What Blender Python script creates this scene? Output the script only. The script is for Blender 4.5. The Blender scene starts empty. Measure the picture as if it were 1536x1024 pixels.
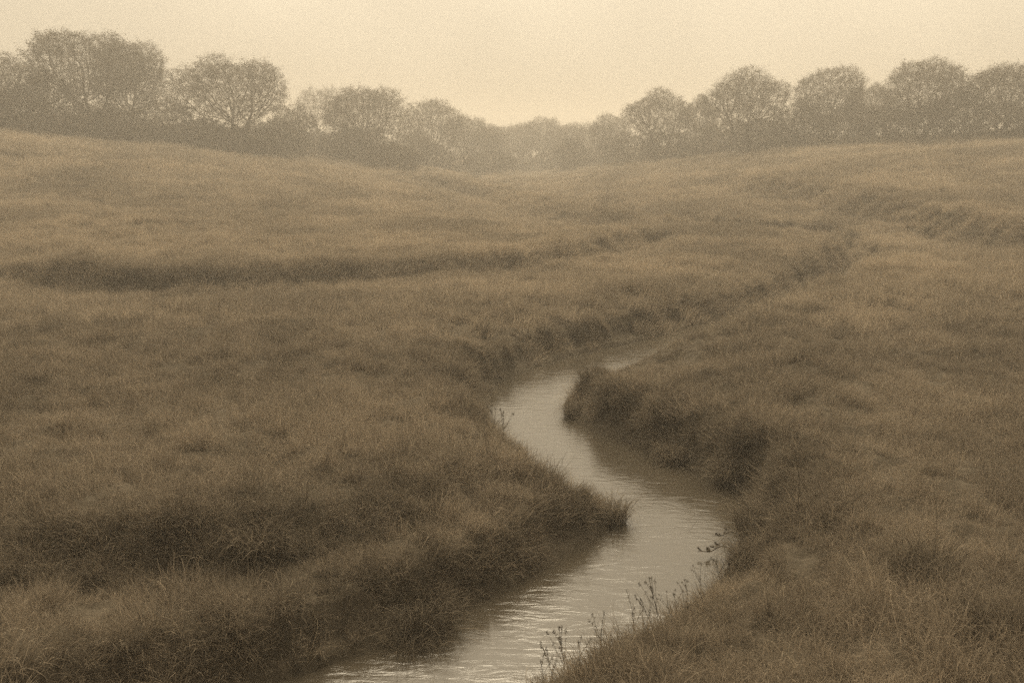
import bpy, math
import numpy as np
R = math.radians
sc = bpy.context.scene
COL = sc.collection
rng = np.random.default_rng(11)

# ------------------------------------------------------------------ camera numbers (photo is 1536 x 1024)
F = 1490.0; HC = 5.0; HORIZON = 225.0
TILT = math.atan((512 - HORIZON) / F)

def ray(px, py):
    x = (px - 768) / F; y = (512 - py) / F
    c, s = math.cos(TILT), math.sin(TILT)
    return np.array([x, c + y * s, -s + y * c])

def at(px, py, z=0.0):                       # where the sight line meets the height z
    d = ray(px, py); t = (z - HC) / d[2]
    return np.array([d[0] * t, d[1] * t])

def at_depth(px, py, Y):                     # where the sight line meets the distance Y
    d = ray(px, py); t = Y / d[1]
    return np.array([d[0] * t, Y, HC + d[2] * t])

# ------------------------------------------------------------------ noise
TAB = np.random.default_rng(3).random((256, 256))
def vnoise(x, y, o=0):
    x = np.asarray(x, float) + 37.3 * o + 500; y = np.asarray(y, float) + 91.7 * o + 500
    xi = np.floor(x).astype(int); yi = np.floor(y).astype(int)
    fx = x - xi; fy = y - yi
    fx = fx * fx * fx * (fx * (fx * 6 - 15) + 10); fy = fy * fy * fy * (fy * (fy * 6 - 15) + 10)
    g = lambda a, b: TAB[a & 255, b & 255]
    return (g(xi, yi) * (1 - fx) + g(xi + 1, yi) * fx) * (1 - fy) + (g(xi, yi + 1) * (1 - fx) + g(xi + 1, yi + 1) * fx) * fy
def fbm(x, y, o=0, n=4):
    v = 0; a = .5; t = 0; f = 1.0; cs, sn = math.cos(.6), math.sin(.6)
    for i in range(n):
        v = v + a * vnoise((x * cs - y * sn) * f, (x * sn + y * cs) * f, o + i * 7); t += a; a *= .5; f *= 2.03
        x, y = x * cs - y * sn, x * sn + y * cs
    return v / t
def sst(a, b, x):
    t = np.clip((x - a) / (b - a), 0, 1); return t * t * (3 - 2 * t)

# ------------------------------------------------------------------ curves on the ground
def catmull(P, step):
    P = np.asarray(P, float); Q = np.vstack([2 * P[0] - P[1], P, 2 * P[-1] - P[-2]]); out = []
    for i in range(1, len(Q) - 2):
        p0, p1, p2, p3 = Q[i - 1], Q[i], Q[i + 1], Q[i + 2]
        n = max(1, int(np.linalg.norm((p2 - p1)[:2]) / step))
        for k in range(n):
            t = k / n
            out.append(.5 * (2 * p1 + (p2 - p0) * t + (2 * p0 - 5 * p1 + 4 * p2 - p3) * t * t + (3 * p1 - p0 - 3 * p2 + p3) * t ** 3))
    out.append(P[-1]); return np.array(out)

def polydist(X, Y, P):
    """distance to a polyline, signed side (left of travel positive), and the fraction of extra columns there"""
    best = np.full(X.shape, 1e9); side = np.zeros(X.shape); ext = np.zeros(X.shape + (P.shape[1] - 2,)) if P.shape[1] > 2 else None
    along = np.zeros(X.shape)
    for i in range(len(P) - 1):
        ax, ay = P[i, :2]; bx, by = P[i + 1, :2]; dx, dy = bx - ax, by - ay; L = dx * dx + dy * dy + 1e-12
        t = np.clip(((X - ax) * dx + (Y - ay) * dy) / L, 0, 1)
        ex = X - ax - t * dx; ey = Y - ay - t * dy; d = ex * ex + ey * ey
        m = d < best
        best = np.where(m, d, best); side = np.where(m, np.sign(dx * (Y - ay) - dy * (X - ax)), side)
        along = np.where(m, (i + t) / (len(P) - 1), along)
        if ext is not None:
            for k in range(ext.shape[-1]):
                ext[..., k] = np.where(m, P[i, 2 + k] * (1 - t) + P[i + 1, 2 + k] * t, ext[..., k])
    return np.sqrt(best), side, ext, along

# stream edges: px, py, height at which the photo's line is seen, bank run (small = steep), bank height
LEFT = [(110, 1140, 0, .5, .7), (255, 1076, 0, .45, .5), (412, 1028, 0, .45, .5), (505, 998, 0, .42, .5), (645, 942, 0, .4, .52), (766, 884, 0, .4, .54),
        (858, 838, 0, .4, .54), (912, 796, 0, .4, .5), (925, 765, .1, .5, .5), (890, 735, .35, .7, .55), (845, 702, .42, .8, .6), (800, 668, .45, .8, .65),
        (765, 635, .45, .8, .7), (738, 606, .35, .7, .7), (742, 587, .0, .6, .75), (772, 566, 0, .45, .42), (815, 547, 0, .45, .42), (880, 529, 0, .45, .42),
        (950, 514, 0, .45, .42), (1020, 494, 0, .45, .42), (1110, 466, 0, .45, .42), (1200, 434, 0, .45, .42), (1262, 405, 0, .5, .9), (1268, 388, 0, .6, .8), (1210, 376, 0, .7, .8),
        (1080, 366, 0, .6, .8), (1000, 357, 0, .6, .9), (920, 338, 0, .6, .9), (830, 314, 0, .7, .9), (745, 291, 0, .9, .8), (690, 276, 0, 1, .8)]
RIGHT = [(360, 1170, .25, .6, .45), (590, 1100, .25, .6, .45), (730, 1040, .25, .65, .45), (830, 990, .25, .65, .45), (915, 943, .25, .7, .45), (1005, 893, .25, .7, .45),
         (1070, 855, .15, .7, .45), (1100, 825, 0, .6, .6), (1112, 790, 0, .4, .75), (1118, 758, 0, .4, .8), (1098, 733, 0, .35, .85), (1050, 712, 0, .4, .85), (1000, 690, 0, .4, .85),
         (940, 664, 0, .4, .8), (885, 645, 0, .4, .75), (858, 628, 0, .4, .65), (842, 606, 0, .45, .5), (850, 588, .15, .6, .5), (876, 588, 0, .8, .22),
         (916, 567, 0, .9, .22), (964, 544, .0, .9, .22), (1018, 513, .2, .9, .4), (1110, 478, .4, .9, .7), (1200, 446, .4, .9, .7), (1262, 420, .5, 1, .8), (1290, 398, .5, 1, .8),
         (1240, 371, 0, .8, .8), (1090, 360, 0, .8, .8), (1010, 350, 0, .8, .8), (930, 333, 0, .8, .8), (838, 311, 0, .9, .8), (750, 289, 0, 1, .8), (697, 275, 0, 1, .8)]
def edge(E): return catmull([tuple(at(p[0], p[1], p[2])) + (p[3], p[4]) for p in E], .25)
EL, ER = edge(LEFT), edge(RIGHT)
POLY = np.vstack([EL[:, :2], ER[::-1, :2]])

def inside(X, Y, P):
    c = np.zeros(X.shape, bool); j = len(P) - 1
    for i in range(len(P)):
        xi, yi = P[i]; xj, yj = P[j]
        c ^= ((yi > Y) != (yj > Y)) & (X < (xj - xi) * (Y - yi) / (yj - yi + 1e-12) + xi)
        j = i
    return c

# old banks: foot line (px, py, foot height, step height, run)
SCARPS = [
    ([(-160, 432, .6, .6, .9), (0, 430, .6, .6, .9), (150, 436, .6, .6, .9), (300, 433, .6, .58, .9), (450, 432, .6, .62, 1.0), (600, 420, .6, .6, 1.0), (750, 408, .6, .55, 1.0),
      (850, 397, .55, .6, 1.0), (930, 383, .5, .65, 1.2), (1010, 364, .5, .6, 1.4)], 4.5),
    ([(-200, 905, .45, .60, .7), (0, 878, .45, .62, .7), (200, 862, .45, .62, .7), (400, 842, .45, .60, .6), (550, 812, .45, .55, .6), (680, 770, .45, .45, .7), (760, 728, .5, .2, .9)], 1.6),
    ([(1010, 300, 1.0, .3, 2.5), (1060, 298, 1.2, .5, 2), (1200, 305, 1.6, .9, 1.7), (1330, 312, 2.0, 1.1, 1.7), (1430, 326, 2.0, 1.1, 1.7), (1560, 340, 2.0, 1.1, 1.7), (1700, 350, 2.2, .8, 2.5)], 7),
    ([(600, 276, 1.4, .5, 2), (690, 288, 1.2, .8, 2), (790, 310, 1.0, .9, 1.8), (880, 334, .8, .8, 1.6), (960, 352, .7, .5, 1.5)], 6),
    ([(1180, 372, .8, .15, 1.6), (1290, 385, .8, .25, 1.6), (1400, 375, 1.0, .2, 1.8)], 4),
]
SC = [(catmull([tuple(at(p[0], p[1], p[2])) + (p[3], p[4]) for p in s], .6), back) for s, back in SCARPS]

def base(X, Y):
    d = X - 2
    s = sst(16, 104, Y)
    dl = np.sqrt(np.minimum(d, 0) ** 2 + 64) - 8; dr = np.sqrt(np.maximum(d, 0) ** 2 + 25) - 5
    h = .85 + s * (16 * (1 - np.exp(-dl / 90)) + 6.4 * (1 - np.exp(-dr / 26)))
    far = sst(110, 260, Y)
    return h + far * .3

def height(X, Y, detail=True):
    X = np.asarray(X, float); Y = np.asarray(Y, float)
    b = base(X, Y)
    near = np.exp(-np.abs(Y) / 400)
    big = (fbm(X / 7, Y / 7, 2, 3) - .5) * .45 + (fbm(X / 22, Y / 22, 9, 2) - .5) * 1.0 * sst(25, 80, Y)
    b = b + big
    for P, back in SC:
        d, sd, e, al = polydist(X, Y, P)
        hgt, run = e[..., 0], e[..., 1]
        ends = sst(0, .1, al) * (1 - sst(.88, 1, al))
        d2 = d + (fbm(X / 1.3, Y / 1.3, 21, 2) - .5) * .8 * np.minimum(run, 1.2)
        low = np.where(sd < 0, np.exp(-(np.maximum(d2, 0) / back) ** 2), 1 - sst(0, 1, d2 / run))
        b = b - hgt * low * ends * .75
        b = b + np.where(sd > 0, hgt * .35 * np.exp(-((d2 - run) / (run * 1.3)) ** 2), 0) * ends
    dl, _, el, _ = polydist(X, Y, EL); dr, _, er, _ = polydist(X, Y, ER)
    ins = inside(X, Y, POLY)
    d = np.minimum(dl, dr); lft = dl < dr
    run = np.where(lft, el[..., 0], er[..., 0]); bh = np.where(lft, el[..., 1], er[..., 1])
    wob = (fbm(X / .55, Y / .55, 31, 3) - .5)
    dd = np.where(ins, -d, d) 
    d2 = dd + (wob * .4 + (fbm(X / 2.1, Y / 2.1, 36, 3) - .5) * .6) * sst(.05, .5, dd)
    shelf = .14 + .22 * np.clip(fbm(X / .8, Y / .8, 35, 2) - .4, 0, 1)
    prof = sst(-.02, 1, (d2 - shelf) / run)
    k = np.exp(-np.maximum(dd, 0) / 2.2)                          # bank top height takes over close to the water
    top = b * (1 - k) + (bh + wob * .25) * k
    mud = -.05 + .16 * sst(-.02, .16, dd + wob * .16)
    z = np.where(dd < 0, -.05 + .5 * np.maximum(dd, -.6), mud + (top - mud) * prof)
    if detail:
        hum = fbm(X / .9, Y / .9, 41, 3); hum2 = fbm(X / 2.6, Y / 2.6, 51, 2)
        amp = sst(.1, 1.2, dd)
        z = z + amp * ((np.maximum(hum - .45, 0) * .38) + (hum2 - .5) * .28)
        z = z + sst(.03, .4, dd) * (fbm(X / .22, Y / .22, 61, 2) - .5) * .1
    return z, dd

# ------------------------------------------------------------------ materials
def mat(name):
    m = bpy.data.materials.new(name); m.use_nodes = True; m.node_tree.nodes.clear(); return m, m.node_tree.nodes, m.node_tree.links

def leafy(name, dark, pale, transl, scale=.35, rand=.5, rough=.75, contrast=(.35, .65)):
    m, N, L = mat(name)
    geo = N.new('ShaderNodeNewGeometry'); no = N.new('ShaderNodeTexNoise'); no.inputs['Scale'].default_value = scale; no.inputs['Detail'].default_value = 4
    L.new(geo.outputs['Position'], no.inputs['Vector'])
    oi = N.new('ShaderNodeObjectInfo'); at_ = N.new('ShaderNodeAttribute'); at_.attribute_name = 'tone'
    mr = N.new('ShaderNodeMapRange'); mr.inputs[1].default_value = contrast[0]; mr.inputs[2].default_value = contrast[1]; L.new(no.outputs[0], mr.inputs[0])
    a = N.new('ShaderNodeMath'); a.operation = 'MULTIPLY_ADD'; a.inputs[1].default_value = rand * .5; L.new(oi.outputs['Random'], a.inputs[0])
    b = N.new('ShaderNodeMath'); b.operation = 'MULTIPLY'; b.inputs[1].default_value = 1 - rand; L.new(mr.outputs[0], b.inputs[0]); L.new(b.outputs[0], a.inputs[2])
    c = N.new('ShaderNodeMath'); c.operation = 'MULTIPLY_ADD'; c.inputs[1].default_value = rand * 1.0; L.new(at_.outputs['Fac'], c.inputs[0]); L.new(a.outputs[0], c.inputs[2]); c.use_clamp = True
    mx = N.new('ShaderNodeMix'); mx.data_type = 'RGBA'; mx.inputs[6].default_value = dark + (1,); mx.inputs[7].default_value = pale + (1,); L.new(c.outputs[0], mx.inputs[0])
    d = N.new('ShaderNodeBsdfDiffuse'); t = N.new('ShaderNodeBsdfTranslucent'); s = N.new('ShaderNodeMixShader'); s.inputs[0].default_value = transl
    L.new(mx.outputs[2], d.inputs[0]); L.new(mx.outputs[2], t.inputs[0]); L.new(d.outputs[0], s.inputs[1]); L.new(t.outputs[0], s.inputs[2])
    o = N.new('ShaderNodeOutputMaterial'); L.new(s.outputs[0], o.inputs[0]); return m

M_GRASS = leafy('meadow grass blades', (.046, .038, .0285), (.41, .34, .256), .35, .45, .6)  # near blades set darker than the far ones, standing in for foreground shade
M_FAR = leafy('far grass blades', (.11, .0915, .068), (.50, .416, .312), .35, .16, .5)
M_BANK = leafy('bank sedge blades', (.042, .035, .026), (.32, .267, .2), .3, .8, .6)
M_STRAW = leafy('dry straw', (.25, .205, .145), (.55, .46, .34), .3, .8, .6)
M_WEED = leafy('weed stems and leaves', (.055, .046, .034), (.13, .108, .08), .25, 2, .6)
M_LEAF = leafy('tree leaves', (.05, .041, .029), (.12, .099, .07), .3, .35, .6)
M_SHRUB = leafy('shrub leaves', (.042, .034, .024), (.095, .078, .055), .3, .35, .6)

def bark():
    m, N, L = mat('bark'); tc = N.new('ShaderNodeTexCoord'); no = N.new('ShaderNodeTexNoise'); no.inputs['Scale'].default_value = 6; L.new(tc.outputs['Object'], no.inputs[0])
    r = N.new('ShaderNodeValToRGB'); r.color_ramp.elements[0].color = (.025, .018, .011, 1); r.color_ramp.elements[1].color = (.075, .055, .034, 1); L.new(no.outputs[0], r.inputs[0])
    p = N.new('ShaderNodeBsdfPrincipled'); p.inputs['Roughness'].default_value = .9; L.new(r.outputs[0], p.inputs['Base Color'])
    b = N.new('ShaderNodeBump'); b.inputs['Strength'].default_value = .5; L.new(no.outputs[0], b.inputs['Height']); L.new(b.outputs[0], p.inputs['Normal'])
    o = N.new('ShaderNodeOutputMaterial'); L.new(p.outputs[0], o.inputs[0]); return m
M_BARK = bark()

def soil():
    m, N, L = mat('matted turf and soil'); geo = N.new('ShaderNodeNewGeometry')
    n1 = N.new('ShaderNodeTexNoise'); n1.inputs['Scale'].default_value = 9; n1.inputs['Detail'].default_value = 8; L.new(geo.outputs['Position'], n1.inputs[0])
    n2 = N.new('ShaderNodeTexNoise'); n2.inputs['Scale'].default_value = .4; n2.inputs['Detail'].default_value = 4; L.new(geo.outputs['Position'], n2.inputs[0])
    mu = N.new('ShaderNodeMath'); mu.operation = 'ADD'; L.new(n1.outputs[0], mu.inputs[0]); L.new(n2.outputs[0], mu.inputs[1])
    r = N.new('ShaderNodeValToRGB'); e = r.color_ramp.elements; e[0].position = .35; e[0].color = (.05, .041, .028, 1); e[1].position = .7; e[1].color = (.11, .091, .067, 1)
    hv = N.new('ShaderNodeMath'); hv.operation = 'MULTIPLY'; hv.inputs[1].default_value = .5; L.new(mu.outputs[0], hv.inputs[0]); L.new(hv.outputs[0], r.inputs[0])
    p = N.new('ShaderNodeBsdfPrincipled'); p.inputs['Roughness'].default_value = 1; p.inputs['Specular IOR Level'].default_value = .1; L.new(r.outputs[0], p.inputs['Base Color'])
    b = N.new('ShaderNodeBump'); b.inputs['Strength'].default_value = .7; b.inputs['Distance'].default_value = .05; L.new(n1.outputs[0], b.inputs['Height']); L.new(b.outputs[0], p.inputs['Normal'])
    o = N.new('ShaderNodeOutputMaterial'); L.new(p.outputs[0], o.inputs[0]); return m
M_SOIL = soil()

def water():
    m, N, L = mat('muddy stream water'); geo = N.new('ShaderNodeNewGeometry')
    mp = N.new('ShaderNodeMapping'); mp.inputs['Scale'].default_value = (3.2, 8, 1); mp.inputs['Rotation'].default_value = (0, 0, R(8)); L.new(geo.outputs['Position'], mp.inputs[0])
    n1 = N.new('ShaderNodeTexNoise'); n1.inputs['Scale'].default_value = 1.0; n1.inputs['Detail'].default_value = 5; n1.inputs['Roughness'].default_value = .6; n1.inputs['Distortion'].default_value = .6; L.new(mp.outputs[0], n1.inputs[0])
    n2 = N.new('ShaderNodeTexNoise'); n2.inputs['Scale'].default_value = .9; n2.inputs['Detail'].default_value = 2; L.new(geo.outputs['Position'], n2.inputs[0])
    mr = N.new('ShaderNodeMapRange'); mr.inputs[1].default_value = .35; mr.inputs[2].default_value = .65; mr.inputs[3].default_value = .35; mr.inputs[4].default_value = 1; L.new(n2.outputs[0], mr.inputs[0])
    mu = N.new('ShaderNodeMath'); mu.operation = 'MULTIPLY'; L.new(n1.outputs[0], mu.inputs[0]); L.new(mr.outputs[0], mu.inputs[1])
    b = N.new('ShaderNodeBump'); b.inputs['Strength'].default_value = .7; b.inputs['Distance'].default_value = .0125; L.new(mu.outputs[0], b.inputs['Height'])
    p = N.new('ShaderNodeBsdfPrincipled'); p.inputs['Base Color'].default_value = (.06, .05, .036, 1); p.inputs['Roughness'].default_value = .08; p.inputs['IOR'].default_value = 1.333
    p.inputs['Specular IOR Level'].default_value = .8
    L.new(b.outputs[0], p.inputs['Normal']); o = N.new('ShaderNodeOutputMaterial'); L.new(p.outputs[0], o.inputs[0]); return m
M_WATER = water()

# ------------------------------------------------------------------ mesh helpers
def mesh(name, V, Fq, m, smooth=False, tone=None):
    """faces: an (n,3) or (n,4) array, or a list of such arrays"""
    Fs = Fq if isinstance(Fq, list) else [Fq]
    me = bpy.data.meshes.new(name); V = np.asarray(V, np.float32)
    me.vertices.add(len(V)); me.vertices.foreach_set('co', V.ravel())
    tot = np.concatenate([np.full(len(f), f.shape[1]) for f in Fs]); idx = np.concatenate([np.asarray(f).ravel() for f in Fs])
    me.loops.add(len(idx)); me.loops.foreach_set('vertex_index', idx.astype(np.int32))
    me.polygons.add(len(tot)); st = np.concatenate([[0], np.cumsum(tot)[:-1]])
    me.polygons.foreach_set('loop_start', st.astype(np.int32)); me.polygons.foreach_set('loop_total', tot.astype(np.int32))
    if smooth: me.polygons.foreach_set('use_smooth', np.ones(len(tot), bool))
    if tone is not None:
        a = me.attributes.new('tone', 'FLOAT', 'POINT'); a.data.foreach_set('value', np.asarray(tone, np.float32))
    me.update(calc_edges=True); me.validate()
    me.materials.append(m); return me

def link(name, data, parent=None, **props):
    o = bpy.data.objects.new(name, data); COL.objects.link(o)
    if parent is not None: o.parent = parent
    for k, v in props.items(): o[k] = v
    return o

# ------------------------------------------------------------------ ground and water
def grow(a, step, k, end):
    out = []; x = a
    while x < end: step *= k; x += step; out.append(x)
    return out
xs = list(np.arange(-15, 15.01, .075)); gx = grow(15, .075, 1.028, 520); xs = [-v for v in gx[::-1]] + xs + gx
ys = grow(-6, .3, 1.2, 40); ys = [-6 - (v + 6) for v in ys[::-1]] + list(np.arange(-6, 6.5, .5)) + list(np.arange(6.6, 27, .075)); ys = ys + grow(ys[-1], .075, 1.02, 620)
xs = np.array(xs); ys = np.array(ys); GX, GY = np.meshgrid(xs, ys)
GZ, GD = height(GX, GY)
nx, ny = len(xs), len(ys)
ii = np.arange(nx * ny).reshape(ny, nx)
gf = np.stack([ii[:-1, :-1], ii[:-1, 1:], ii[1:, 1:], ii[1:, :-1]], -1).reshape(-1, 4)
link('ground', mesh('ground', np.stack([GX, GY, GZ], -1).reshape(-1, 3), gf, M_SOIL, True), kind='structure', label='rolling meadow ground under the grass')

def ztop(x, y): return float(height(np.array([x]), np.array([y]))[0][0])

# water: a strip that follows the channel, tucked a little under its banks
def resample(P, n):
    s = np.concatenate([[0], np.cumsum(np.linalg.norm(np.diff(P[:, :2], axis=0), axis=1))]); t = np.linspace(0, s[-1], n)
    return np.stack([np.interp(t, s, P[:, 0]), np.interp(t, s, P[:, 1])], 1)
wx = np.arange(-14, 16.01, .25); wy = np.concatenate([np.arange(4, 40, .25), np.arange(40, 110, 1.)])
WX, WY = np.meshgrid(wx, wy); dl = polydist(WX, WY, EL)[0]; dr = polydist(WX, WY, ER)[0]
keep = inside(WX, WY, POLY) | (np.minimum(dl, dr) < .35)
wi = np.arange(WX.size).reshape(WX.shape); q = np.stack([wi[:-1, :-1], wi[:-1, 1:], wi[1:, 1:], wi[1:, :-1]], -1).reshape(-1, 4)
kq = keep.ravel()[q].all(1); q = q[kq]; used = np.unique(q); remap = -np.ones(WX.size, int); remap[used] = np.arange(len(used))
WV = np.stack([WX, WY, 0 * WX], -1).reshape(-1, 3)[used]
link('stream', mesh('stream', WV, remap[q], M_WATER, True), kind='structure', label='winding muddy stream reflecting the pale sky')

# ------------------------------------------------------------------ grass tufts
def tuft(name, seed, n, rad, h0, h1, wid, curl, lean, m, segs=3, straw=.06):
    g = np.random.default_rng(seed); V = []; Fa = []; T = []; Ft = []
    for k in range(n):
        r = rad * math.sqrt(g.random()); a = g.random() * 2 * math.pi
        p = np.array([r * math.cos(a), r * math.sin(a), -.03]); H = g.uniform(h0, h1)
        az = g.random() * 2 * math.pi if g.random() > .4 else a + g.normal() * .6
        tilt = abs(g.normal()) * lean; w = wid * g.uniform(.6, 1.3); tn = g.random() ** 1.6
        cu = curl * g.uniform(.3, 1.6); tw = g.normal() * .5
        sl = H / segs; i0 = len(V)
        for s in range(segs + 1):
            side = np.array([-math.sin(az + tw * s), math.cos(az + tw * s), 0]) * w * .5 * (1 - (s / segs) ** 1.5)
            if s == segs: V.append(p.copy()); T.append(tn)
            else: V += [p - side, p + side]; T += [tn, tn]
            p = p + sl * np.array([math.cos(az) * math.sin(tilt), math.sin(az) * math.sin(tilt), math.cos(tilt)])
            tilt = min(tilt + cu * (s + 1) / segs, 2.6); az += g.normal() * .25
        for s in range(segs - 1): b = i0 + 2 * s; Fa.append((b, b + 1, b + 3, b + 2))
        b = i0 + 2 * (segs - 1); Ft.append((b, b + 1, b + 2))
    return bpy.data.objects.new(name, mesh(name, np.array(V), [np.array(Fa), np.array(Ft)], m, False, T))

def tufts(colname, objs):
    c = bpy.data.collections.new(colname)
    for o in objs: c.objects.link(o)
    return c
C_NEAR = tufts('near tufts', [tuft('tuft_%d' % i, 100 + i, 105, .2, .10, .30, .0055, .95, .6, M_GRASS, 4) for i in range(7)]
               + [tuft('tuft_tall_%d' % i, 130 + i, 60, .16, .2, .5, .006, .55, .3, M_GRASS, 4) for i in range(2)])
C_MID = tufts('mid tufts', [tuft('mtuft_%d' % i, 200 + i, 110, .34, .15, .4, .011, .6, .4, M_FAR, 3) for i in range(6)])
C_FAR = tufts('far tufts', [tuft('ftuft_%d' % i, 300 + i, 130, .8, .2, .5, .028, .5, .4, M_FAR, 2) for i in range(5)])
C_BANK = tufts('bank tufts', [tuft('btuft_%d' % i, 400 + i, 85, .15, .25, .62, .008, .85, .5, M_BANK, 5) for i in range(6)])
C_STRAW = tufts('straws', [tuft('straw_%d' % i, 500 + i, 5, .2, .3, .6, .006, .7, .4, M_STRAW, 5) for i in range(5)])

def euler(phi, tilt, yaw):
    def rz(a): c, s, o, z = np.cos(a), np.sin(a), np.ones_like(a), np.zeros_like(a); return np.stack([np.stack([c, -s, z], -1), np.stack([s, c, z], -1), np.stack([z, z, o], -1)], -2)
    def ry(a): c, s, o, z = np.cos(a), np.sin(a), np.ones_like(a), np.zeros_like(a); return np.stack([np.stack([c, z, s], -1), np.stack([z, o, z], -1), np.stack([-s, z, c], -1)], -2)
    M = rz(phi) @ ry(tilt) @ rz(yaw - phi)
    return np.stack([np.arctan2(M[:, 2, 1], M[:, 2, 2]), -np.arcsin(np.clip(M[:, 2, 0], -1, 1)), np.arctan2(M[:, 1, 0], M[:, 0, 0])], -1)

def scatter(name, label, coll, X, Y, smin, smax, leanmax=.7, dmin=.02, szf=None):
    z, dd = height(X, Y)
    e = .12; zx = (height(X + e, Y)[0] - height(X - e, Y)[0]) / (2 * e); zy = (height(X, Y + e)[0] - height(X, Y - e)[0]) / (2 * e)
    k = (dd > dmin) & (z > .01)
    X, Y, z, dd, zx, zy = [v[k] for v in (X, Y, z, dd, zx, zy)]
    sl = np.arctan(np.hypot(zx, zy)); phi = np.arctan2(-zy, -zx)
    n = len(X); tilt = np.minimum(sl * .75, leanmax) + np.abs(rng.normal(size=n)) * .12
    rot = euler(phi, tilt, rng.random(n) * 6.283)
    s = rng.uniform(smin, smax, n) * (.5 + 1.05 * fbm(X / .75, Y / .75, 71, 2))
    if szf is not None: s *= szf(X, Y, z, dd)
    sv = np.stack([s, s, s * rng.uniform(.8, 1.25, n)], -1)
    me = bpy.data.meshes.new(name); me.vertices.add(n); me.vertices.foreach_set('co', np.stack([X, Y, z], -1).astype(np.float32).ravel())
    a = me.attributes.new('rot', 'FLOAT_VECTOR', 'POINT'); a.data.foreach_set('vector', rot.astype(np.float32).ravel())
    a = me.attributes.new('scl', 'FLOAT_VECTOR', 'POINT'); a.data.foreach_set('vector', sv.astype(np.float32).ravel())
    a = me.attributes.new('pick', 'INT', 'POINT'); a.data.foreach_set('value', rng.integers(0, len(coll.objects), n).astype(np.int32))
    o = link(name, me, kind='stuff', label=label)
    ng = bpy.data.node_groups.new(name, 'GeometryNodeTree'); ng.interface.new_socket('Geometry', in_out='INPUT', socket_type='NodeSocketGeometry'); ng.interface.new_socket('Geometry', in_out='OUTPUT', socket_type='NodeSocketGeometry')
    N, L = ng.nodes, ng.links; gi = N.new('NodeGroupInput'); go = N.new('NodeGroupOutput')
    ci = N.new('GeometryNodeCollectionInfo'); ci.inputs['Collection'].default_value = coll; ci.inputs['Separate Children'].default_value = True; ci.inputs['Reset Children'].default_value = True
    ip = N.new('GeometryNodeInstanceOnPoints'); ip.inputs['Pick Instance'].default_value = True
    def attr(nm, ty):
        q = N.new('GeometryNodeInputNamedAttribute'); q.data_type = ty; q.inputs['Name'].default_value = nm; return q.outputs['Attribute']
    er = N.new('FunctionNodeEulerToRotation'); L.new(attr('rot', 'FLOAT_VECTOR'), er.inputs[0])
    L.new(gi.outputs[0], ip.inputs['Points']); L.new(ci.outputs[0], ip.inputs['Instance']); L.new(attr('pick', 'INT'), ip.inputs['Instance Index'])
    L.new(er.outputs[0], ip.inputs['Rotation']); L.new(attr('scl', 'FLOAT_VECTOR'), ip.inputs['Scale']); L.new(ip.outputs[0], go.inputs[0])
    md = o.modifiers.new('grass', 'NODES'); md.node_group = ng
    print(name, n)
    return o

def field(y0, y1, dens, m=4.0, ratio=.58):
    """random points in the fan of ground in front of the camera, density interpolated from (distance, per square metre)"""
    W = lambda y: ratio * y + m
    A = (y1 - y0) * (W(y0) + W(y1)); dmax = max(d for _, d in dens); n = int(A * dmax)
    Y = rng.uniform(y0, y1, n); X = rng.uniform(-1, 1, n) * W(y1)
    Y = np.concatenate([Y, rng.uniform(y0, y1, n)]); X = np.concatenate([X, rng.uniform(-1, 1, n) * W(y1)])
    k = np.abs(X) < W(Y); X, Y = X[k], Y[k]
    want = np.interp(Y, [d[0] for d in dens], [d[1] for d in dens]); have = 2 * n / ((y1 - y0) * 2 * W(y1))
    k = rng.random(len(X)) < want / have
    return X[k], Y[k]

DEN = 1.0
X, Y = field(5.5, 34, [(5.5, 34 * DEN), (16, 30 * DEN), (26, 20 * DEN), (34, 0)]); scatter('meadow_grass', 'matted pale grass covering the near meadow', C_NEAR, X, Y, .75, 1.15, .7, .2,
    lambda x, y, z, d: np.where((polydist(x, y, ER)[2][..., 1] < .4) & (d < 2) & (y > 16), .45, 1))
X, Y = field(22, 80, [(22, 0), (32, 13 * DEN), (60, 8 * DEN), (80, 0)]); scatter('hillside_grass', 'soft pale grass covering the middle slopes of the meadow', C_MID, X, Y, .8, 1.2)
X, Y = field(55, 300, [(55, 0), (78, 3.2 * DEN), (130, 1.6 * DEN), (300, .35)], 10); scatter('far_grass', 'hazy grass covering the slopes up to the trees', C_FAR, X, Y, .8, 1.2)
# banks: long sedge hanging towards the water, and along the old banks
def along(P, per_m, o0, o1, ymax=60):
    seg = P[:-1, :2]; d = np.diff(P[:, :2], axis=0); L = np.linalg.norm(d, axis=1); n = int(L.sum() * per_m)
    i = rng.choice(len(L), n, p=L / L.sum()); t = rng.random(n); q = seg[i] + d[i] * t[:, None]
    nrm = np.stack([-d[i][:, 1], d[i][:, 0]], -1) / L[i][:, None]; q = q + nrm * rng.uniform(o0, o1, n)[:, None]
    k = (q[:, 1] < ymax) & (q[:, 1] > 5.5); return q[k, 0], q[k, 1]
xa, ya = along(EL, 17, .05, .85, 110); xb, yb = along(ER, 17, -.85, -.05)
scatter('bank_grass', 'dark overhanging sedge along the stream banks', C_BANK, np.concatenate([xa, xb]), np.concatenate([ya, yb]), .45, .9, .95, .06,
        lambda x, y, z, d: np.where(polydist(x, y, EL)[0] < polydist(x, y, ER)[0], np.clip(polydist(x, y, EL)[2][..., 1] * 2.6 - .45, .55, 1), np.clip(polydist(x, y, ER)[2][..., 1] * 2.2 - .2, .3, 1)) * np.clip(.1 + z * 2.4, .3, 1) * (1 + np.clip(y - 45, 0, 50) / 60))
xa, ya = along(ER, 5, -.7, -.05, 14); xb, yb = along(EL, 2, .05, .9, 30)
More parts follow.
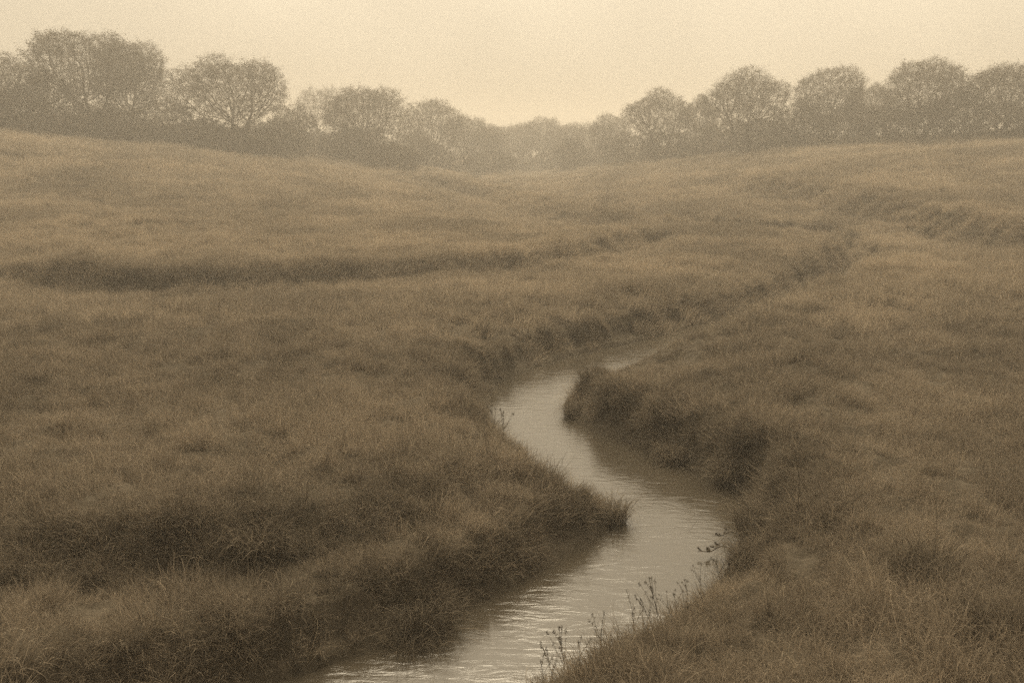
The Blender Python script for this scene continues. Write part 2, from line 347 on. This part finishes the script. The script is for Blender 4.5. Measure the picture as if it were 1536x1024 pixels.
scatter('rough_stems', 'sparse upright stems standing above the bank grass', tufts('rough stems', [tuft('rstem_%d' % i, 900 + i, 9, .12, .35, .8, .006, .3, .22, M_WEED, 5) for i in range(4)]), np.concatenate([xa, xb]), np.concatenate([ya, yb]), .45, .8, .3, .1)
XS = []; YS = []
for i, (P, back) in enumerate(SC):
    x, y = along(P, [13, 13, 16, 12, 8][i], -.1, [.8, .65, 1.6, 1.4, 1.2][i], 140); XS.append(x); YS.append(y)
scatter('old_bank_grass', 'dark rough grass on the old bank steps across the meadow', C_BANK, np.concatenate(XS), np.concatenate(YS), .6, 1.05, .7, .02, lambda x, y, z, d: 1 + np.clip(y - 50, 0, 60) / 110)
X, Y = field(5.5, 26, [(5.5, 5), (16, 3.5), (26, 1)]); scatter('straw_stems', 'fine pale straws sticking out of the near grass', C_STRAW, X, Y, .5, .9)

# rough dark clumps scattered through the meadow
X, Y = field(6, 110, [(6, 9), (20, 7), (40, 5), (110, 1.2)], 6); nz = fbm(X / 1.3, Y / 1.0, 81, 2) + .35 * (fbm(X / 9, Y / 9, 91, 2) - .5)
k = nz > .60; scatter('clump_grass', 'small dark rough clumps scattered through the meadow', C_BANK, X[k], Y[k], .5, .9, .7, .3, lambda x, y, z, d: 1 + np.clip(y - 25, 0, 60) / 90)

# ------------------------------------------------------------------ trees
def tube(V, Fa, pts, r0, r1, sides):
    i0 = len(V); n = len(pts)
    for k, p in enumerate(pts):
        t = pts[min(k + 1, n - 1)] - pts[max(k - 1, 0)]; t = t / (np.linalg.norm(t) + 1e-9)
        u = np.cross(t, [.3, .9, .2] if abs(t[2]) > .8 else [0, 0, 1]); u /= np.linalg.norm(u) + 1e-9; v = np.cross(t, u); r = r0 + (r1 - r0) * k / (n - 1)
        for s in range(sides):
            a = 2 * math.pi * s / sides; V.append(p + (u * math.cos(a) + v * math.sin(a)) * r)
    for k in range(n - 1):
        for s in range(sides):
            a = i0 + k * sides + s; b = i0 + k * sides + (s + 1) % sides; Fa.append((a, b, b + sides, a + sides))

def unit(v): return v / (np.linalg.norm(v) + 1e-9)

def tree_mesh(name, seed, stems, lm, H=10.0, W=5.0, c0=.27, natt=2800, low=False, leaf=.045, per=24, twig=.7, lump=.33):
    """a tree of height H grown towards points that fill a lumpy round crown (space colonisation); twigs and leaves sit on its ends"""
    g = np.random.default_rng(seed); zc, hz = (H * (1 + c0) / 2, H * (1 - c0) / 2)
    # crown: a dome made of overlapping bosses of different size
    nb = 15; B = []
    for i in range(nb):
        d = unit(g.normal(size=3) + np.array([0, 0, .35])); B.append((np.array([d[0] * W * (1 - lump), d[1] * W * (1 - lump), zc + d[2] * hz * (1 - lump)]), lump * W * g.uniform(.75, 1.25)))
    Pn = g.uniform(-1.15, 1.15, (natt * 14, 3)) * np.array([W, W, hz]) + np.array([0, 0, zc])
    core = ((Pn - [0, 0, zc]) / np.array([W, W, hz]) / .86); inn = (core ** 2).sum(1) < 1
    for c, r in B: inn |= ((Pn - c) ** 2).sum(1) < r * r
    rr = np.sqrt((((Pn - [0, 0, zc]) / np.array([W, W, hz])) ** 2).sum(1)); inn &= (Pn[:, 2] > (.15 if low else H * c0 * .8)) & (g.random(len(Pn)) < np.clip(rr * 1.15, .25, 1))
    att = Pn[inn][:natt]
    nodes = []; par = []
    nodes.append(np.array([0, 0, -.45])); par.append(-1)
    for sidx in range(stems):
        a = 6.283 * sidx / stems + g.normal() * .4; o = np.array([math.cos(a), math.sin(a), 0]); p = o * (.15 if stems > 1 else 0) * (4 if low else 1) + [0, 0, -.3]
        d = unit(o * g.uniform(.12, .4) * (stems > 1) * (1.6 if low else 1) + [0, 0, 1] + g.normal(size=3) * .05); par.append(0); nodes.append(p)
        for k in range(int((H * c0 * 1.05 + .3) / .28) + 1): p = p + d * .28; d = unit(d + g.normal(size=3) * .06); par.append(len(nodes) - 1); nodes.append(p)
    nodes = list(nodes); near = np.full(len(att), 1e9); who = np.zeros(len(att), int); start = 0; alive = np.ones(len(att), bool)
    for it in range(90):
        for j in range(start, len(nodes)):
            d = ((att - nodes[j]) ** 2).sum(1); m_ = d < near; near[m_] = d[m_]; who[m_] = j
        start = len(nodes); alive &= near > (.42 if low else .36) ** 2
        act = alive & (near < (3.2 if it < 60 else 6) ** 2)
        if not act.any(): break
        idx = np.unique(who[act]); added = 0
        for j in idx:
            v = att[act & (who == j)] - nodes[j]; v /= np.linalg.norm(v, axis=1)[:, None]; d = unit(v.mean(0) + g.normal(size=3) * .12 + [0, 0, .06]); p = nodes[j] + d * .26
            if par[-1] == j and False: continue
            nodes.append(p); par.append(j); added += 1
        if len(nodes) > 7000: break
    ND = np.array(nodes); par = np.array(par); n = len(ND); rad = np.zeros(n); kids = np.zeros(n, int); load = np.zeros(n)
    for j in range(n - 1, -1, -1):
        if load[j] == 0: load[j] = 1
        if par[j] >= 0: load[par[j]] += load[j]; kids[par[j]] += 1
    # pipe model counted on tips
    tipn = np.zeros(n)
    for j in range(n - 1, -1, -1):
        if kids[j] == 0: tipn[j] = 1
        if par[j] >= 0: tipn[par[j]] += tipn[j]
    rad = .011 * np.maximum(tipn, 1) ** .47 * (.8 if low else 1.0)
    V, Fa, TV, TF, TT = [], [], [], [], []
    for j in range(n):
        i = par[j]
        if i < 0: continue
        big = tipn[j] >= 4
        tube(V if big else TV, Fa if big else TF, [ND[i], ND[j]], min(rad[i], rad[j] * 1.5), rad[j], 6 if tipn[j] > 40 else (4 if big else 3))
    # fine twigs and leaves on the last shoots
    ends = np.where(tipn <= 3)[0]; Q = []
    for j in ends:
        bd = unit(ND[j] - ND[par[j]]) if par[j] >= 0 else np.array([0, 0, 1.])
        for _ in range(2 if kids[j] == 0 else 1):
            d = unit(bd + g.normal(size=3) * .55 + [0, 0, .1]); l = twig * g.uniform(.5, 1.3); e = ND[j] + d * l; mid = ND[j] + d * l * .5 + g.normal(size=3) * .05
            tube(TV, TF, [ND[j], mid, e], .007, .003, 3)
            for _k in range(per): t = g.random() ** .8; Q.append(ND[j] + d * l * t + g.normal(size=3) * .13)
    Q = np.array(Q)
    if low:
        mcount = len(Q) // 5; Q = np.vstack([Q, np.stack([g.normal(size=mcount) * W * .5, g.normal(size=mcount) * W * .5, np.abs(g.normal(size=mcount)) * .8], 1)])
    n = len(Q); A = g.normal(size=(n, 3)); A /= np.linalg.norm(A, axis=1)[:, None]; Bv = np.cross(A, g.normal(size=(n, 3))); Bv /= np.linalg.norm(Bv, axis=1)[:, None]
    sz = leaf * g.uniform(.6, 1.4, n)[:, None]; A = A * sz; Bv = Bv * sz * .55
    quad = np.stack([Q - A, Q + Bv, Q + A, Q - Bv], 1).reshape(-1, 3); fl = (np.arange(n * 4).reshape(n, 4) + len(TV))
    cl = fbm(Q[:, 0] / 1.2 + Q[:, 2] * .3, Q[:, 1] / 1.2 + Q[:, 2] * .7, seed % 9, 2)
    allV = np.vstack([np.array(TV), quad]); tn = np.concatenate([np.full(len(TV), .15), np.repeat(np.clip(cl * .9 + g.normal(size=n) * .2, 0, 1), 4)])
    crown = mesh(name + '_crown', allV, [fl, np.array(TF)], lm, False, tn); tr = mesh(name + '_trunk', np.array(V), np.array(Fa), M_BARK, True)
    print(name, 'nodes', len(ND), 'leaves', len(Q))
    return tr, crown, float(np.percentile(allV[:, 2], 99.8)), float(np.percentile(np.abs(allV[:, 0]), 98.5))

KINDS = {
    'a': tree_mesh('spreading', 1, 3, M_LEAF, W=4.6),
    'b': tree_mesh('round', 2, 2, M_LEAF, W=5.0, c0=.25),
    'c': tree_mesh('forked', 3, 2, M_LEAF, W=4.2, c0=.3),
    'd': tree_mesh('vase', 4, 4, M_LEAF, W=5.0, c0=.22, lump=.34),
    'e': tree_mesh('leaning', 21, 3, M_LEAF, W=4.4, c0=.3, lump=.42),
    'f': tree_mesh('open', 22, 2, M_LEAF, W=4.8, c0=.32, lump=.4, natt=1900, per=14),
    'g': tree_mesh('tall', 23, 3, M_LEAF, W=4.0, c0=.2, lump=.4),
    's': tree_mesh('bush', 5, 7, M_SHRUB, H=5, W=4.0, c0=.05, natt=1300, low=True, per=18, leaf=.065),
    't': tree_mesh('thicket', 6, 9, M_SHRUB, H=4.5, W=4.4, c0=.05, natt=1300, low=True, per=18, leaf=.065),
}
def plant(name, kind, px, top, Y, halfw, label, cat, group, rz=None, ground=None):
    """px: where the foot stands across the photo, top: the photo row of its top, halfw: half its width in photo pixels"""
    X = at_depth(px, 225, Y)[0]; z = ztop(X, Y) - .1; ht = at_depth(px, top, Y)[2] - z
    tr, cr, zmax, w = KINDS[kind]; sz = ht / zmax; sw = halfw / F * Y / w
    e = link(name, None, label=label, category=cat, group=group); e.location = (X, Y, z); e.scale = (sw, sw, sz); e.rotation_euler = (0, 0, rng.random() * 6.283 if rz is None else rz)
    link('stems' if kind in 'st' else 'trunk', tr, e); link('crown', cr, e)
    return e

GT = 'hazy trees along the meadow crest'; GF = 'pale trees far up the valley'; GS = 'shrubs under the crest trees'
TREES = [
    ('tree', 'c', 5, 76, 98, 62, 'dark round tree cut by the left edge of the photo', GT),
    ('tree', 'e', 138, 44, 104, 72, 'tallest broad tree of the left slope, with open forked limbs', GT),
    ('tree', 'g', 200, 62, 108, 52, 'rounded tree merging into the right side of the tallest left tree', GT),
    ('tree', 'b', 350, 84, 110, 78, 'wide dome crowned tree standing alone right of the tallest left tree', GT),
    ('tree', 'f', 492, 128, 150, 38, 'paler tree just left of the twin crowned tree on the left slope', GT),
    ('tree', 'e', 550, 130, 125, 54, 'round tree at the foot of the left slope above a dark shrub', GT),
    ('tree', 'g', 648, 150, 150, 48, 'last full round tree where the left slope runs into the valley', GT),
    ('tree', 'b', 700, 172, 175, 30, 'small slim tree at the valley end of the left tree line', GT),
    ('tree', 'c', 990, 132, 128, 50, 'first large round tree of the right slope next to the valley', GT),
    ('tree', 'c', 1118, 100, 112, 60, 'round tree on two clear dark trunks on the right slope', GT),
    ('tree', 'c', 1050, 142, 135, 26, 'slender tree squeezed between two large round trees of the right slope', GT),
    ('tree', 'g', 1238, 100, 112, 50, 'thin twiggy tree with open crown right of the two trunked tree', GT),
    ('tree', 'b', 1302, 124, 118, 34, 'lower tree filling the gap left of the highest right hand tree', GT),
    ('tree', 'd', 1380, 87, 102, 60, 'highest tree of the right slope with upright fanned limbs', GT),
    ('tree', 'e', 1500, 96, 100, 62, 'broad tree at the right edge of the photo', GT),
    ('tree', 'a', 1580, 90, 98, 50, 'tree cut off by the right edge of the photo', GT),
    ('tree', 'b', 752, 190, 216, 26, 'very faint tree at the left of the far valley group', GF),
    ('tree', 'a', 785, 184, 204, 28, 'faint low tree in the far valley group, left of its highest crown', GF),
    ('tree', 'd', 815, 175, 192, 30, 'highest crown of the faint far valley group', GF),
    ('tree', 'c', 862, 184, 188, 30, 'faint tree right of the highest far valley crown', GF),
    ('tree', 'a', 915, 170, 156, 32, 'pale tree stepping out from the left side of the right slope trees', GF),
    ('tree', 'c', 738, 186, 180, 24, 'low pale tree closing the gap left of the faint valley group', GF),
    ('tree', 'e', 768, 188, 232, 34, 'faintest tree, deepest in the valley haze', GF),
    ('tree', 'g', 842, 188, 212, 28, 'faint tree between the two higher crowns of the far valley group', GF),
    ('tree', 'f', 888, 182, 180, 26, 'faint tree just left of the pale tree that steps out from the right slope', GF),
    ('tree', 'b', 720, 190, 168, 26, 'pale small tree behind the valley end of the left tree line', GF),
]
for n, k, px, top, Yd, hw, lb, gr in TREES: plant(n, k, px, top, Yd, hw, lb, 'tree', gr)
GB = 'unseen trees added behind and beside the viewpoint for shade'  # out-of-view trees, added only to block sky light from the foreground
for i, (x, y, k, ht, lb) in enumerate([(-30, -8, 'a', 18, 'added shade tree behind the viewpoint, far left'), (-21, -10, 'b', 20, 'added shade tree behind the viewpoint, second from the left'), (-12, -9, 'e', 21, 'added shade tree behind the viewpoint, left of centre'),
        (-3.5, -10, 'g', 20, 'added shade tree straight behind the viewpoint, left of the two'), (5, -9, 'c', 21, 'added shade tree straight behind the viewpoint, right of the two'), (14, -10, 'd', 20, 'added shade tree behind the viewpoint, right of centre'), (23, -9, 'e', 19, 'added shade tree behind the viewpoint, second from the right'),
        (32, -8, 'b', 18, 'added shade tree behind the viewpoint, far right'), (-17, 2, 'c', 17, 'added shade tree close beside the viewpoint on the left'), (17, 2, 'g', 17, 'added shade tree close beside the viewpoint on the right'), (-25, 13, 'd', 15, 'added shade tree beside the meadow, out of view on the left'), (25, 12, 'a', 15, 'added shade tree beside the meadow, out of view on the right')]):
    tr, cr, zmax, w_ = KINDS[k]; e = link('tree', None, label=lb, category='tree', group=GB); e.location = (x, y, ztop(x, y) - .1); e.scale = (ht / zmax * .95,) * 2 + (ht / zmax,); e.rotation_euler = (0, 0, i * 1.3)
    link('trunk', tr, e); link('crown', cr, e)
SHRUBS = [
    ('s', 30, 130, 96, 55, 'dark shrub at the foot of the tree cut by the left edge'),
    ('t', 75, 108, 101, 48, 'tall shrub against the left side of the tallest left tree'),
    ('s', 120, 165, 99, 50, 'low dense shrub below the trunk of the tallest left tree'),
    ('t', 185, 160, 101, 55, 'low dense shrub under the tree merging with the tallest left tree'),
    ('s', 245, 140, 106, 45, 'shrub hanging off the right shoulder of the tallest left trees'),
    ('t', 290, 175, 108, 50, 'shrub in the dip between the two largest left crowns'),
    ('s', 345, 190, 106, 55, 'dark shrub under the dome crowned tree'),
    ('t', 405, 175, 112, 50, 'shrub on the right side of the dome crowned tree'),
    ('s', 440, 152, 122, 34, 'upright shrub standing off the right shoulder of the dome crowned tree'),
    ('t', 475, 195, 130, 45, 'pale shrub under the paler tree of the left slope'),
    ('s', 525, 190, 122, 45, 'shrub left of the dark shrub at the foot of the left slope'),
    ('t', 585, 215, 113, 45, 'darkest low shrub at the foot of the left slope'),
    ('s', 615, 195, 140, 40, 'shrub between the last two full trees of the left slope'),
    ('t', 665, 215, 145, 45, 'shrub below the last full round tree of the left slope'),
    ('s', 735, 225, 150, 36, 'low shrub where the left tree line ends in the valley'),
    ('t', 775, 222, 175, 32, 'faint shrub at the foot of the far valley trees, left part'),
    ('s', 830, 222, 172, 32, 'faint shrub at the foot of the far valley trees, right part'),
    ('s', 857, 205, 150, 26, 'single darker shrub standing at the valley mouth on the right'),
    ('t', 905, 215, 160, 40, 'pale shrub below the pale tree at the start of the right slope'),
    ('s', 950, 195, 135, 42, 'shrub left of the first large round tree of the right slope'),
    ('t', 1005, 195, 124, 45, 'shrub under the first large round tree of the right slope'),
    ('s', 1060, 185, 122, 42, 'shrub under the slender tree of the right slope'),
    ('t', 1160, 175, 112, 46, 'shrub right of the two clear dark trunks'),
    ('s', 1205, 150, 112, 46, 'tall shrub left of the thin twiggy tree'),
    ('t', 1262, 155, 107, 48, 'shrub under the thin twiggy tree'),
    ('s', 1320, 155, 104, 48, 'shrub under the lower tree in the gap'),
    ('t', 1375, 150, 99, 52, 'shrub under the highest tree of the right slope'),
    ('s', 1435, 135, 99, 46, 'tall shrub between the two trees nearest the right edge'),
    ('t', 1495, 150, 96, 52, 'shrub under the broad tree at the right edge'),
    ('s', 1555, 150, 94, 52, 'shrub cut off by the right edge of the photo'),
    ('t', 1092, 178, 128, 40, 'pale shrub showing behind the two clear dark trunks, left of them'),
    ('s', 1138, 176, 126, 40, 'pale shrub showing behind the two clear dark trunks, right of them'),
    ('t', 322, 182, 120, 44, 'pale shrub behind the left side of the dome crowned tree'),
    ('s', 378, 184, 120, 44, 'pale shrub behind the right side of the dome crowned tree'),
    ('t', 150, 150, 112, 50, 'pale shrub behind the foot of the tallest left tree'),
    ('s', 545, 188, 138, 44, 'pale shrub behind the foot of the round tree above the dark shrub'),
    ('s', -45, 120, 95, 60, 'shrub beyond the left edge of the photo'),
]
for k, px, top, Yd, hw, lb in SHRUBS: plant('shrub', k, px, top, Yd, hw, lb, 'shrub', GS)

# ------------------------------------------------------------------ weeds, tussocks, twigs
def ground_hit(px, py):
    d = ray(px, py); t = np.exp(np.linspace(math.log(6), math.log(140), 900)); X, Y, Z = d[0] * t, d[1] * t, HC + d[2] * t
    z, dd = height(X, Y); k = int(np.argmax(z > Z)); return X[k], Y[k], z[k], dd[k]

def foot(px, py):
    for _ in range(40):
        x, y, z, dd = ground_hit(px, py)
        if dd > .08: return x, y, z
        px += 3 if px > 780 else -3; py += 2
    return x, y, z

def stalk_mesh(seed, kind):
    """a 1 m stalk; kind 0 thin bare grass stem with a loose head, 1 leafy dock, 2 forked dead weed"""
    g = np.random.default_rng(seed); V, Fa = [], []; LV, LF = [], []
    def leaf(p, d, l, w):
        sd = unit(np.cross(d, [0, 0, 1]) + g.normal(size=3) * .3) * w; i0 = len(LV); m_ = p + d * l * .5 + np.array([0, 0, .02]); e = p + d * l - np.array([0, 0, l * .25])
        LV.extend([p, m_ - sd, e, m_ + sd]); LF.append((i0, i0 + 1, i0 + 2, i0 + 3))
    bend = g.normal(size=2) * .09; pts = [np.array([bend[0] * t * t + .012 * math.sin(t * 7 + seed), bend[1] * t * t, t]) for t in np.linspace(-.08, 1, 9)]
    tube(V, Fa, pts, .0075 if kind else .005, .003, 5)
    if kind == 0:
        for t in np.linspace(.72, 1, 16):
            p = np.array([bend[0] * t * t, bend[1] * t * t, t]); a = g.random() * 6.283; leaf(p, unit(np.array([math.cos(a), math.sin(a), .9])), .05, .006)
        for t in (.2, .4, .55): a = g.random() * 6.283; leaf(np.array([0, 0, t]), unit(np.array([math.cos(a), math.sin(a), .8])), .28, .006)
    else:
        arms = [pts]
        for k in range(5 if kind == 2 else 2):
            t = g.uniform(.35, .85); a = g.random() * 6.283; p = np.array([bend[0] * t * t, bend[1] * t * t, t]); d = unit(np.array([math.cos(a) * .6, math.sin(a) * .6, 1])); l = (1 - t) * g.uniform(.7, 1.0) + .08
            br = [p, p + d * l * .5 + [0, 0, .01], p + d * l + [0, 0, .05]]; tube(V, Fa, br, .0045, .002, 4); arms.append(br)
        for br in arms:
            m_ = len(br)
            for _ in range(34 if br is pts else 12):
                t = g.uniform(.3 if br is pts else .1, 1) * (m_ - 1); i = min(int(t), m_ - 2); p = br[i] + (br[i + 1] - br[i]) * (t - i); a = g.random() * 6.283
                leaf(p, unit(np.array([math.cos(a), math.sin(a), g.uniform(.1, 1.2)])), g.uniform(.03, .075) * (1.2 if kind == 1 else .8), g.uniform(.005, .011))
            for _ in range(14): leaf(br[-1] + g.normal(size=3) * .012 - [0, 0, g.random() * .07], unit(g.normal(size=3)), .025, .008)
    return mesh('stalk_stem', np.array(V), np.array(Fa), M_WEED if kind else M_BANK, True), mesh('stalk_leaves', np.array(LV), np.array(LF), M_WEED if kind else M_BANK)
STALK = [stalk_mesh(60 + i, k) for i, k in enumerate([0, 1, 2, 1, 2, 0])]
GW = 'weed stalks along the near right bank'; GM = 'thin stems standing in the meadow'
for k, px, py, top, lean, lb, gr in [
    (1, 783, 1018, 990, -2, 'lowest weed stalk at the bottom edge of the photo beside the stream', GW),
    (4, 800, 1010, 972, -14, 'leaning leafy weed at the bottom of the near bank, left of a tall straight one', GW),
    (2, 820, 1008, 950, -2, 'tall bushy weed stalk near the bottom edge, left end of the near bank', GW),
    (1, 850, 1000, 962, 3, 'short weed stalk between the bushy one and the single straight stem', GW),
    (3, 892, 988, 926, 0, 'single straight upright stem with a blunt head against the water', GW),
    (1, 936, 955, 918, -1, 'short leafy head right of the single straight stem', GW),
    (0, 938, 950, 884, -8, 'very thin curved stem rising above a short leafy head', GW),
    (4, 981, 945, 896, -24, 'weed leaning far left out over the water', GW),
    (2, 976, 932, 874, -10, 'tallest branching weed in the middle of the near bank', GW),
    (3, 998, 926, 893, -12, 'slanting weed right of the tallest branching weed', GW),
    (1, 1006, 918, 890, -4, 'small weed second to the right of the tallest branching weed', GW),
    (2, 1020, 902, 876, -2, 'small feathery weed left of the weed with a knotted top', GW),
    (3, 1042, 890, 851, -3, 'weed with a knotted dark top at the upper end of the near bank', GW),
    (4, 1080, 874, 842, -6, 'bushy weed under the twig that lies over the water', GW),
    (2, 1092, 872, 844, 4, 'bushy weed farthest right along the near bank', GW),
    (2, 764, 640, 612, -3, 'dark weed on the inner bend of the far left bank', GW),
    (4, 776, 648, 618, 2, 'second weed on the inner bend of the far left bank', GW),
    (5, 532, 898, 852, -4, 'left one of three thin stems above the lower left bank', GM),
    (0, 545, 906, 852, 2, 'middle and tallest one of three thin stems above the lower left bank', GM),
    (5, 567, 900, 862, 4, 'right one of three thin stems above the lower left bank', GM),
    (0, 482, 778, 738, -1, 'lone thin stem on the lip of the lower left step', GM),
    (5, 631, 842, 806, 0, 'lone thin stem between the lower left step and the stream', GM),
    (0, 1197, 790, 674, 0, 'long thin stem just right of the dark drooping tussock', GM),
    (5, 1406, 820, 740, -3, 'thin stem above the dark clump in the right meadow', GM),
    (0, 1321, 890, 832, 0, 'thin stem left of the dark clump in the right meadow', GM),
    (5, 1247, 660, 612, 1, 'short thin stem in the right meadow above the cut bank', GM),
]:
    x, y, z = foot(px, py); dep = y; ht = max(.2, at_depth(px, top, y)[2] - z) * 1.0 + .06; sm, lm_ = STALK[k]
    e = link('weed_stalk' if gr == GW else 'tall_reed', None, label=lb, category='weed' if gr == GW else 'reed', group=gr); e.location = (x, y, z - .02); e.scale = (max(ht * .9, .35),) * 2 + (ht * .95,)
    e.rotation_euler = (0, math.atan2(lean / F * y, ht), rng.random() * 0); link('stem', sm, e); link('leaves' if k not in (0, 5) else 'seed_head', lm_, e)

TUS = [tuft('tussock_%d' % i, 800 + i, 620, .27, .35, .85, .0085, .85, .55, M_BANK, 6) for i in range(3)]
for k, px, py, sc_, lb in [
    (0, 1142, 800, 1.15, 'dark drooping tussock overhanging the right end of the water'), (1, 1100, 718, 1.05, 'dark tussock hanging down the highest part of the cut bank'),
    (2, 1125, 845, .8, 'low tussock behind the twig on the right bank'), (1, 853, 618, .75, 'leafy tussock at the point where the right bank juts into the stream'),
    (0, 915, 778, .85, 'tussock on the pointed tip of the left bank'), (2, 1385, 862, 1.0, 'dark upright clump standing alone in the right meadow'),
    (0, 385, 826, .95, 'dark clump on the lower left step'), (1, 1015, 690, .9, 'tussock midway along the cut bank'), (2, 735, 900, .9, 'tangled tussock hanging over the near left bank'),
    (1, 640, 940, 1.0, 'shaggy tussock low on the near left bank'), (0, 1278, 372, 1.3, 'distant dark clump where the stream turns out of sight'), (2, 975, 358, 1.6, 'distant dark clump at the end of the long old bank'),
]:
    x, y, z = foot(px, py); o = link('grass_tussock', TUS[k].data, label=lb, category='tussock', group='dark grass tussocks'); o.location = (x, y, z); o.scale = (sc_, sc_, sc_ * .9); o.rotation_euler = (0, 0, rng.random() * 6.28)

def twig_mesh(seed):
    g = np.random.default_rng(seed); V, Fa, LV, LF = [], [], [], []
    main = [np.array([-t, .05 * math.sin(t * 9), .10 - .09 * t + .03 * math.sin(t * 14)]) for t in np.linspace(-.25, .62, 10)]; tube(V, Fa, main, .016, .006, 6)
    for k in range(7):
        i = g.integers(3, 9); d = unit(np.array([-1, g.normal() * 1.0, .25 + g.random() * .5])); l = g.uniform(.08, .2); br = [main[i], main[i] + d * l * .5, main[i] + d * l + [0, 0, .015]]; tube(V, Fa, br, .006, .003, 4)
        for _ in range(9):
            p = br[1] + (br[2] - br[1]) * g.random() + g.normal(size=3) * .012; a = unit(g.normal(size=3)) * .03; b = unit(np.cross(a, g.normal(size=3))) * .012; i0 = len(LV); LV.extend([p - a, p + b, p + a, p - b]); LF.append((i0, i0 + 1, i0 + 2, i0 + 3))
    return mesh('twig_wood', np.array(V), np.array(Fa), M_BARK, True), mesh('twig_leaves', np.array(LV), np.array(LF), M_WEED)
for i, (px, py, sc_, lb) in enumerate([(1092, 826, 0.65, 'dark dead twig reaching from the right bank over the water'), (1102, 802, .5, 'smaller twig above the dead twig on the right bank')]):
    x, y = at(px, py, .05); e = link('twig', None, label=lb, category='twig', group='twigs over the water'); e.location = (x, y, .03); e.scale = (sc_,) * 3; e.rotation_euler = (0, 0, R(8)); a, b = twig_mesh(90 + i); link('stem', a, e); link('leaves', b, e)

# ------------------------------------------------------------------ haze, sky, sun, camera
m, N, L = mat('haze air'); v = N.new('ShaderNodeVolumePrincipled'); v.inputs['Density'].default_value = .0031; v.inputs['Color'].default_value = (.93, .88, .80, 1); v.inputs['Anisotropy'].default_value = .35
o = N.new('ShaderNodeOutputMaterial'); L.new(v.outputs[0], o.inputs['Volume'])
x0, x1, y0, y1, z0, z1 = -540, 540, -70, 660, float(GZ.min()) - 1.0, 27
hv = np.array([(x, y, z) for z in (z0, z1) for y in (y0, y1) for x in (x0, x1)])
hf = np.array([(0, 2, 3, 1), (4, 5, 7, 6), (0, 1, 5, 4), (2, 6, 7, 3), (0, 4, 6, 2), (1, 3, 7, 5)])
link('haze', mesh('haze', hv, hf, m), kind='stuff', label='pale mist filling the valley')

SUN_EL, SUN_AZ = R(46), R(2)            # ahead of the camera, just right of centre
w = bpy.data.worlds.new('World'); sc.world = w; w.use_nodes = True; N, L = w.node_tree.nodes, w.node_tree.links; N.clear()
sky = N.new('ShaderNodeTexSky'); sky.sky_type = 'NISHITA'; sky.sun_disc = False; sky.sun_elevation = SUN_EL; sky.sun_rotation = SUN_AZ; sky.dust_density = 5; sky.air_density = 1.5
bw = N.new('ShaderNodeRGBToBW'); L.new(sky.outputs[0], bw.inputs[0])
pw = N.new('ShaderNodeMath'); pw.operation = 'POWER'; pw.inputs[1].default_value = .74; L.new(bw.outputs[0], pw.inputs[0])   # an even overcast
tn = N.new('ShaderNodeMix'); tn.data_type = 'RGBA'; tn.blend_type = 'MULTIPLY'; tn.inputs[0].default_value = 1; 
tc = N.new('ShaderNodeTexCoord'); sx = N.new('ShaderNodeSeparateXYZ'); L.new(tc.outputs['Generated'], sx.inputs[0])          # overcast: the zenith is the brightest part
cm = N.new('ShaderNodeMath'); cm.operation = 'MAXIMUM'; cm.inputs[1].default_value = 0; L.new(sx.outputs[2], cm.inputs[0])
ce = N.new('ShaderNodeMath'); ce.operation = 'MULTIPLY_ADD'; ce.inputs[1].default_value = 4.2; ce.inputs[2].default_value = 1; c2 = N.new('ShaderNodeMath'); c2.operation = 'POWER'; c2.inputs[1].default_value = 1.9; L.new(cm.outputs[0], c2.inputs[0]); L.new(c2.outputs[0], ce.inputs[0])
cs = N.new('ShaderNodeMath'); cs.operation = 'MULTIPLY'; L.new(pw.outputs[0], cs.inputs[0]); L.new(ce.outputs[0], cs.inputs[1])
cn = N.new('ShaderNodeTexNoise'); cn.inputs['Scale'].default_value = 3.5; cn.inputs['Detail'].default_value = 4; L.new(tc.outputs['Generated'], cn.inputs[0])     # uneven cloud
cr_ = N.new('ShaderNodeMapRange'); cr_.inputs[1].default_value = .3; cr_.inputs[2].default_value = .7; cr_.inputs[3].default_value = .82; cr_.inputs[4].default_value = 1.12; L.new(cn.outputs[0], cr_.inputs[0])
cv = N.new('ShaderNodeMath'); cv.operation = 'MULTIPLY'; L.new(cs.outputs[0], cv.inputs[0]); L.new(cr_.outputs[0], cv.inputs[1]); L.new(cv.outputs[0], tn.inputs[6]); tn.inputs[7].default_value = (1, .86, .635, 1)
bg = N.new('ShaderNodeBackground'); bg.inputs[1].default_value = .15; L.new(tn.outputs[2], bg.inputs[0])
o = N.new('ShaderNodeOutputWorld'); L.new(bg.outputs[0], o.inputs[0])
sl = bpy.data.lights.new('sun', 'SUN'); sl.energy = 2.0; sl.angle = R(27); sl.color = (1, .86, .63); so = link('sun', sl)
dv = np.array([math.sin(SUN_AZ) * math.cos(SUN_EL), math.cos(SUN_AZ) * math.cos(SUN_EL), math.sin(SUN_EL)])
from mathutils import Vector
so.rotation_euler = Vector(dv).to_track_quat('Z', 'Y').to_euler()

cd = bpy.data.cameras.new('camera'); cam = link('camera', cd); cd.sensor_width = 36; cd.lens = 36 * F / 1536; cd.clip_end = 3000; cd.clip_start = .1
cam.location = (0, 0, HC); cam.rotation_euler = (R(90) - TILT, 0, 0); sc.camera = cam
sc.view_settings.view_transform = 'Standard'; sc.view_settings.look = 'None'; sc.view_settings.exposure = .02; sc.view_settings.gamma = 1
sc.render.film_transparent = False
cy = sc.cycles; cy.use_denoising = False; cy.use_adaptive_sampling = False; cy.max_bounces = 6; cy.diffuse_bounces = 3; cy.glossy_bounces = 3; cy.transmission_bounces = 3; cy.volume_bounces = 1; cy.transparent_max_bounces = 8
